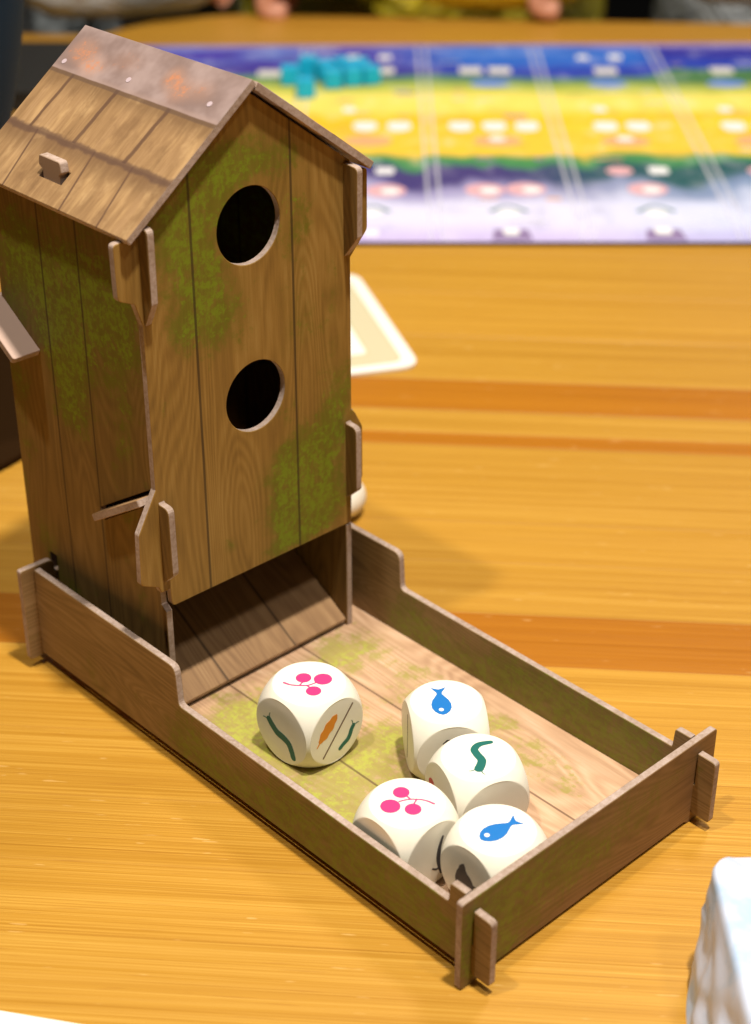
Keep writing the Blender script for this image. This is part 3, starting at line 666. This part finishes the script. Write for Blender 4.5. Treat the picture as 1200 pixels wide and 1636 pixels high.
panel('tray', rrect(0, 0, 158, 96, 3), 9, lambda u, v, w: (u, v, 9.05-w), [BK, BK], bx, bev=.5, edge_slot=0)
panel('lid', rrect(0, 0, 160, 98, 3), 3.2, lambda u, v, w: (u, v, 12.4-w), [BK, BK], bx, bev=.5, edge_slot=0)

# ------------------------------------------------------------------ people beyond the far table edge
def skin_mesh(name, pts, edges, rad, mm, parent, root=0, sub=2):
    me = bpy.data.meshes.new(name); me.from_pydata(pts, edges, []); o = link(name, me, parent)
    md = o.modifiers.new('skin', 'SKIN'); md.use_smooth_shade = True
    for i, r_ in enumerate(rad):
        v = me.skin_vertices[0].data[i]; v.radius = (r_, r_) if not isinstance(r_, tuple) else r_; v.use_root = (i == root)
    s_ = o.modifiers.new('sub', 'SUBSURF'); s_.levels = sub; s_.render_levels = sub
    me.materials.append(mm); return o
def mat_cloth(name, a, b, sc=.02, rough=.9, metal=0.0):
    m = Mat(name); x, y, z = m.pos(); n = m.noise(m.vec(x*sc, y*sc, z*sc*1.4), 1.0, 3.0, .6, .6)
    wv = m.noise(m.vec(x*.4, y*.4, z*.4), 1.0, 2.0, .5)
    return m.done(m.mix(m.step(n, .35, .65), a, b), rough, bump=n*2.0+wv*.2, bstr=.9, bdist=.02, metal=metal)
SKIN = plain('skin', lin(224, 160, 132)[:3], .5)
def person(label, cx, cy, arms, cloth):
    p = tag(empty('person', (cx, cy, -.75)), label, 'person', 'people seated beyond the table')
    z0 = .75
    def L(q): return (q[0]-cx, q[1]-cy, q[2]+z0)
    tp = [(0, .04, .46), (0, .02, .66), (0, 0, .9), (0, .02, 1.14), (0, .03, 1.24)]; te = [(0, 1), (1, 2), (2, 3), (3, 4)]; tr = [(.17, .12), (.15, .11), (.16, .12), (.11, .09), (.055, .055)]
    bp = list(tp); be = list(te); br = [(.13, .09), (.12, .09), (.13, .1), (.08, .07), (.05, .05)]
    sp_, se, sr = list(tp), list(te), list(tr)
    for (sh, el, wr, pal, dirx) in arms:
        s0 = len(sp_); sp_ += [L(sh), L(el), L(wr)]; se += [(3, s0), (s0, s0+1), (s0+1, s0+2)]; sr += [.05, .026, .024]
        b0 = len(bp); w_ = Vector(L(wr)); pv = Vector(L(pal)); k = (pv-w_).normalized(); sd = k.cross(Vector((0, 0, 1)) if abs(k.z) < .8 else Vector((0, 1, 0))).normalized(); dn = k.cross(sd)
        if dn.z > 0: dn = -dn
        bp += [L(sh), L(el), tuple(w_), tuple(w_+k*.03), tuple(w_+k*.055)]; be += [(3, b0), (b0, b0+1), (b0+1, b0+2), (b0+2, b0+3), (b0+3, b0+4)]; br += [.035, .018, .017, (.024, .013), (.028, .013)]
        for fi in range(4):                                # loosely curled fingers
            o_ = (fi-1.5)*.0165; ln = (.052, .058, .055, .044)[fi]; q0 = len(bp)
            a0 = w_+k*.066+sd*o_; a1 = a0+k*ln*.38+dn*.004; a2 = a1+k*ln*.05+dn*ln*.33; a3 = a2-k*ln*.3+dn*.002
            bp += [tuple(a0), tuple(a1), tuple(a2), tuple(a3)]; be += [(b0+4, q0), (q0, q0+1), (q0+1, q0+2), (q0+2, q0+3)]; br += [.0088, .0085, .008, .007]
        q0 = len(bp); th = w_+k*.025+sd*dirx*.026
        bp += [tuple(th), tuple(th+k*.026+sd*dirx*.008+dn*.004), tuple(th+k*.046+sd*dirx*.002+dn*.008)]; be += [(b0+3, q0), (q0, q0+1), (q0+1, q0+2)]; br += [.010, .0095, .0075]
    skin_mesh('body', bp, be, br, SKIN, p); skin_mesh('sweater', sp_, se, sr, cloth, p)
    return p
GREY = mat_cloth('grey_knit', lin(214, 217, 220), lin(168, 172, 176)); GREY2 = mat_cloth('light_grey_cloth', lin(206, 212, 214), lin(128, 136, 138), .014)
GOLD = mat_cloth('gold_lame', lin(255, 236, 70), lin(232, 200, 36), .03, .25, .1)
person('person in a light grey sweater resting a forearm on the far table edge', .36, 1.33, [((.46, 1.30, .33), (.36, 1.085, .027), (.190, 1.110, .030), (.13, 1.110, .030), 1)], GREY)
person('person in grey clothes leaning both elbows on the far left table corner', -.22, 1.27, [((-.38, 1.25, .33), (-.205, 1.066, .027), (-.10, 1.112, .026), (-.16, 1.14, .022), -1), ((-.06, 1.25, .33), (-.075, 1.125, .027), (-.15, 1.16, .06), (-.18, 1.14, .10), 1)], GREY2)
person('person in a shiny gold top behind the middle of the far table edge', .03, 1.27, [((.17, 1.26, .33), (.13, 1.100, .027), (.02, 1.108, .027), (-.04, 1.118, .026), 1), ((-.11, 1.26, .33), (-.05, 1.16, .03), (.02, 1.16, .05), (.05, 1.14, .07), -1)], GOLD)
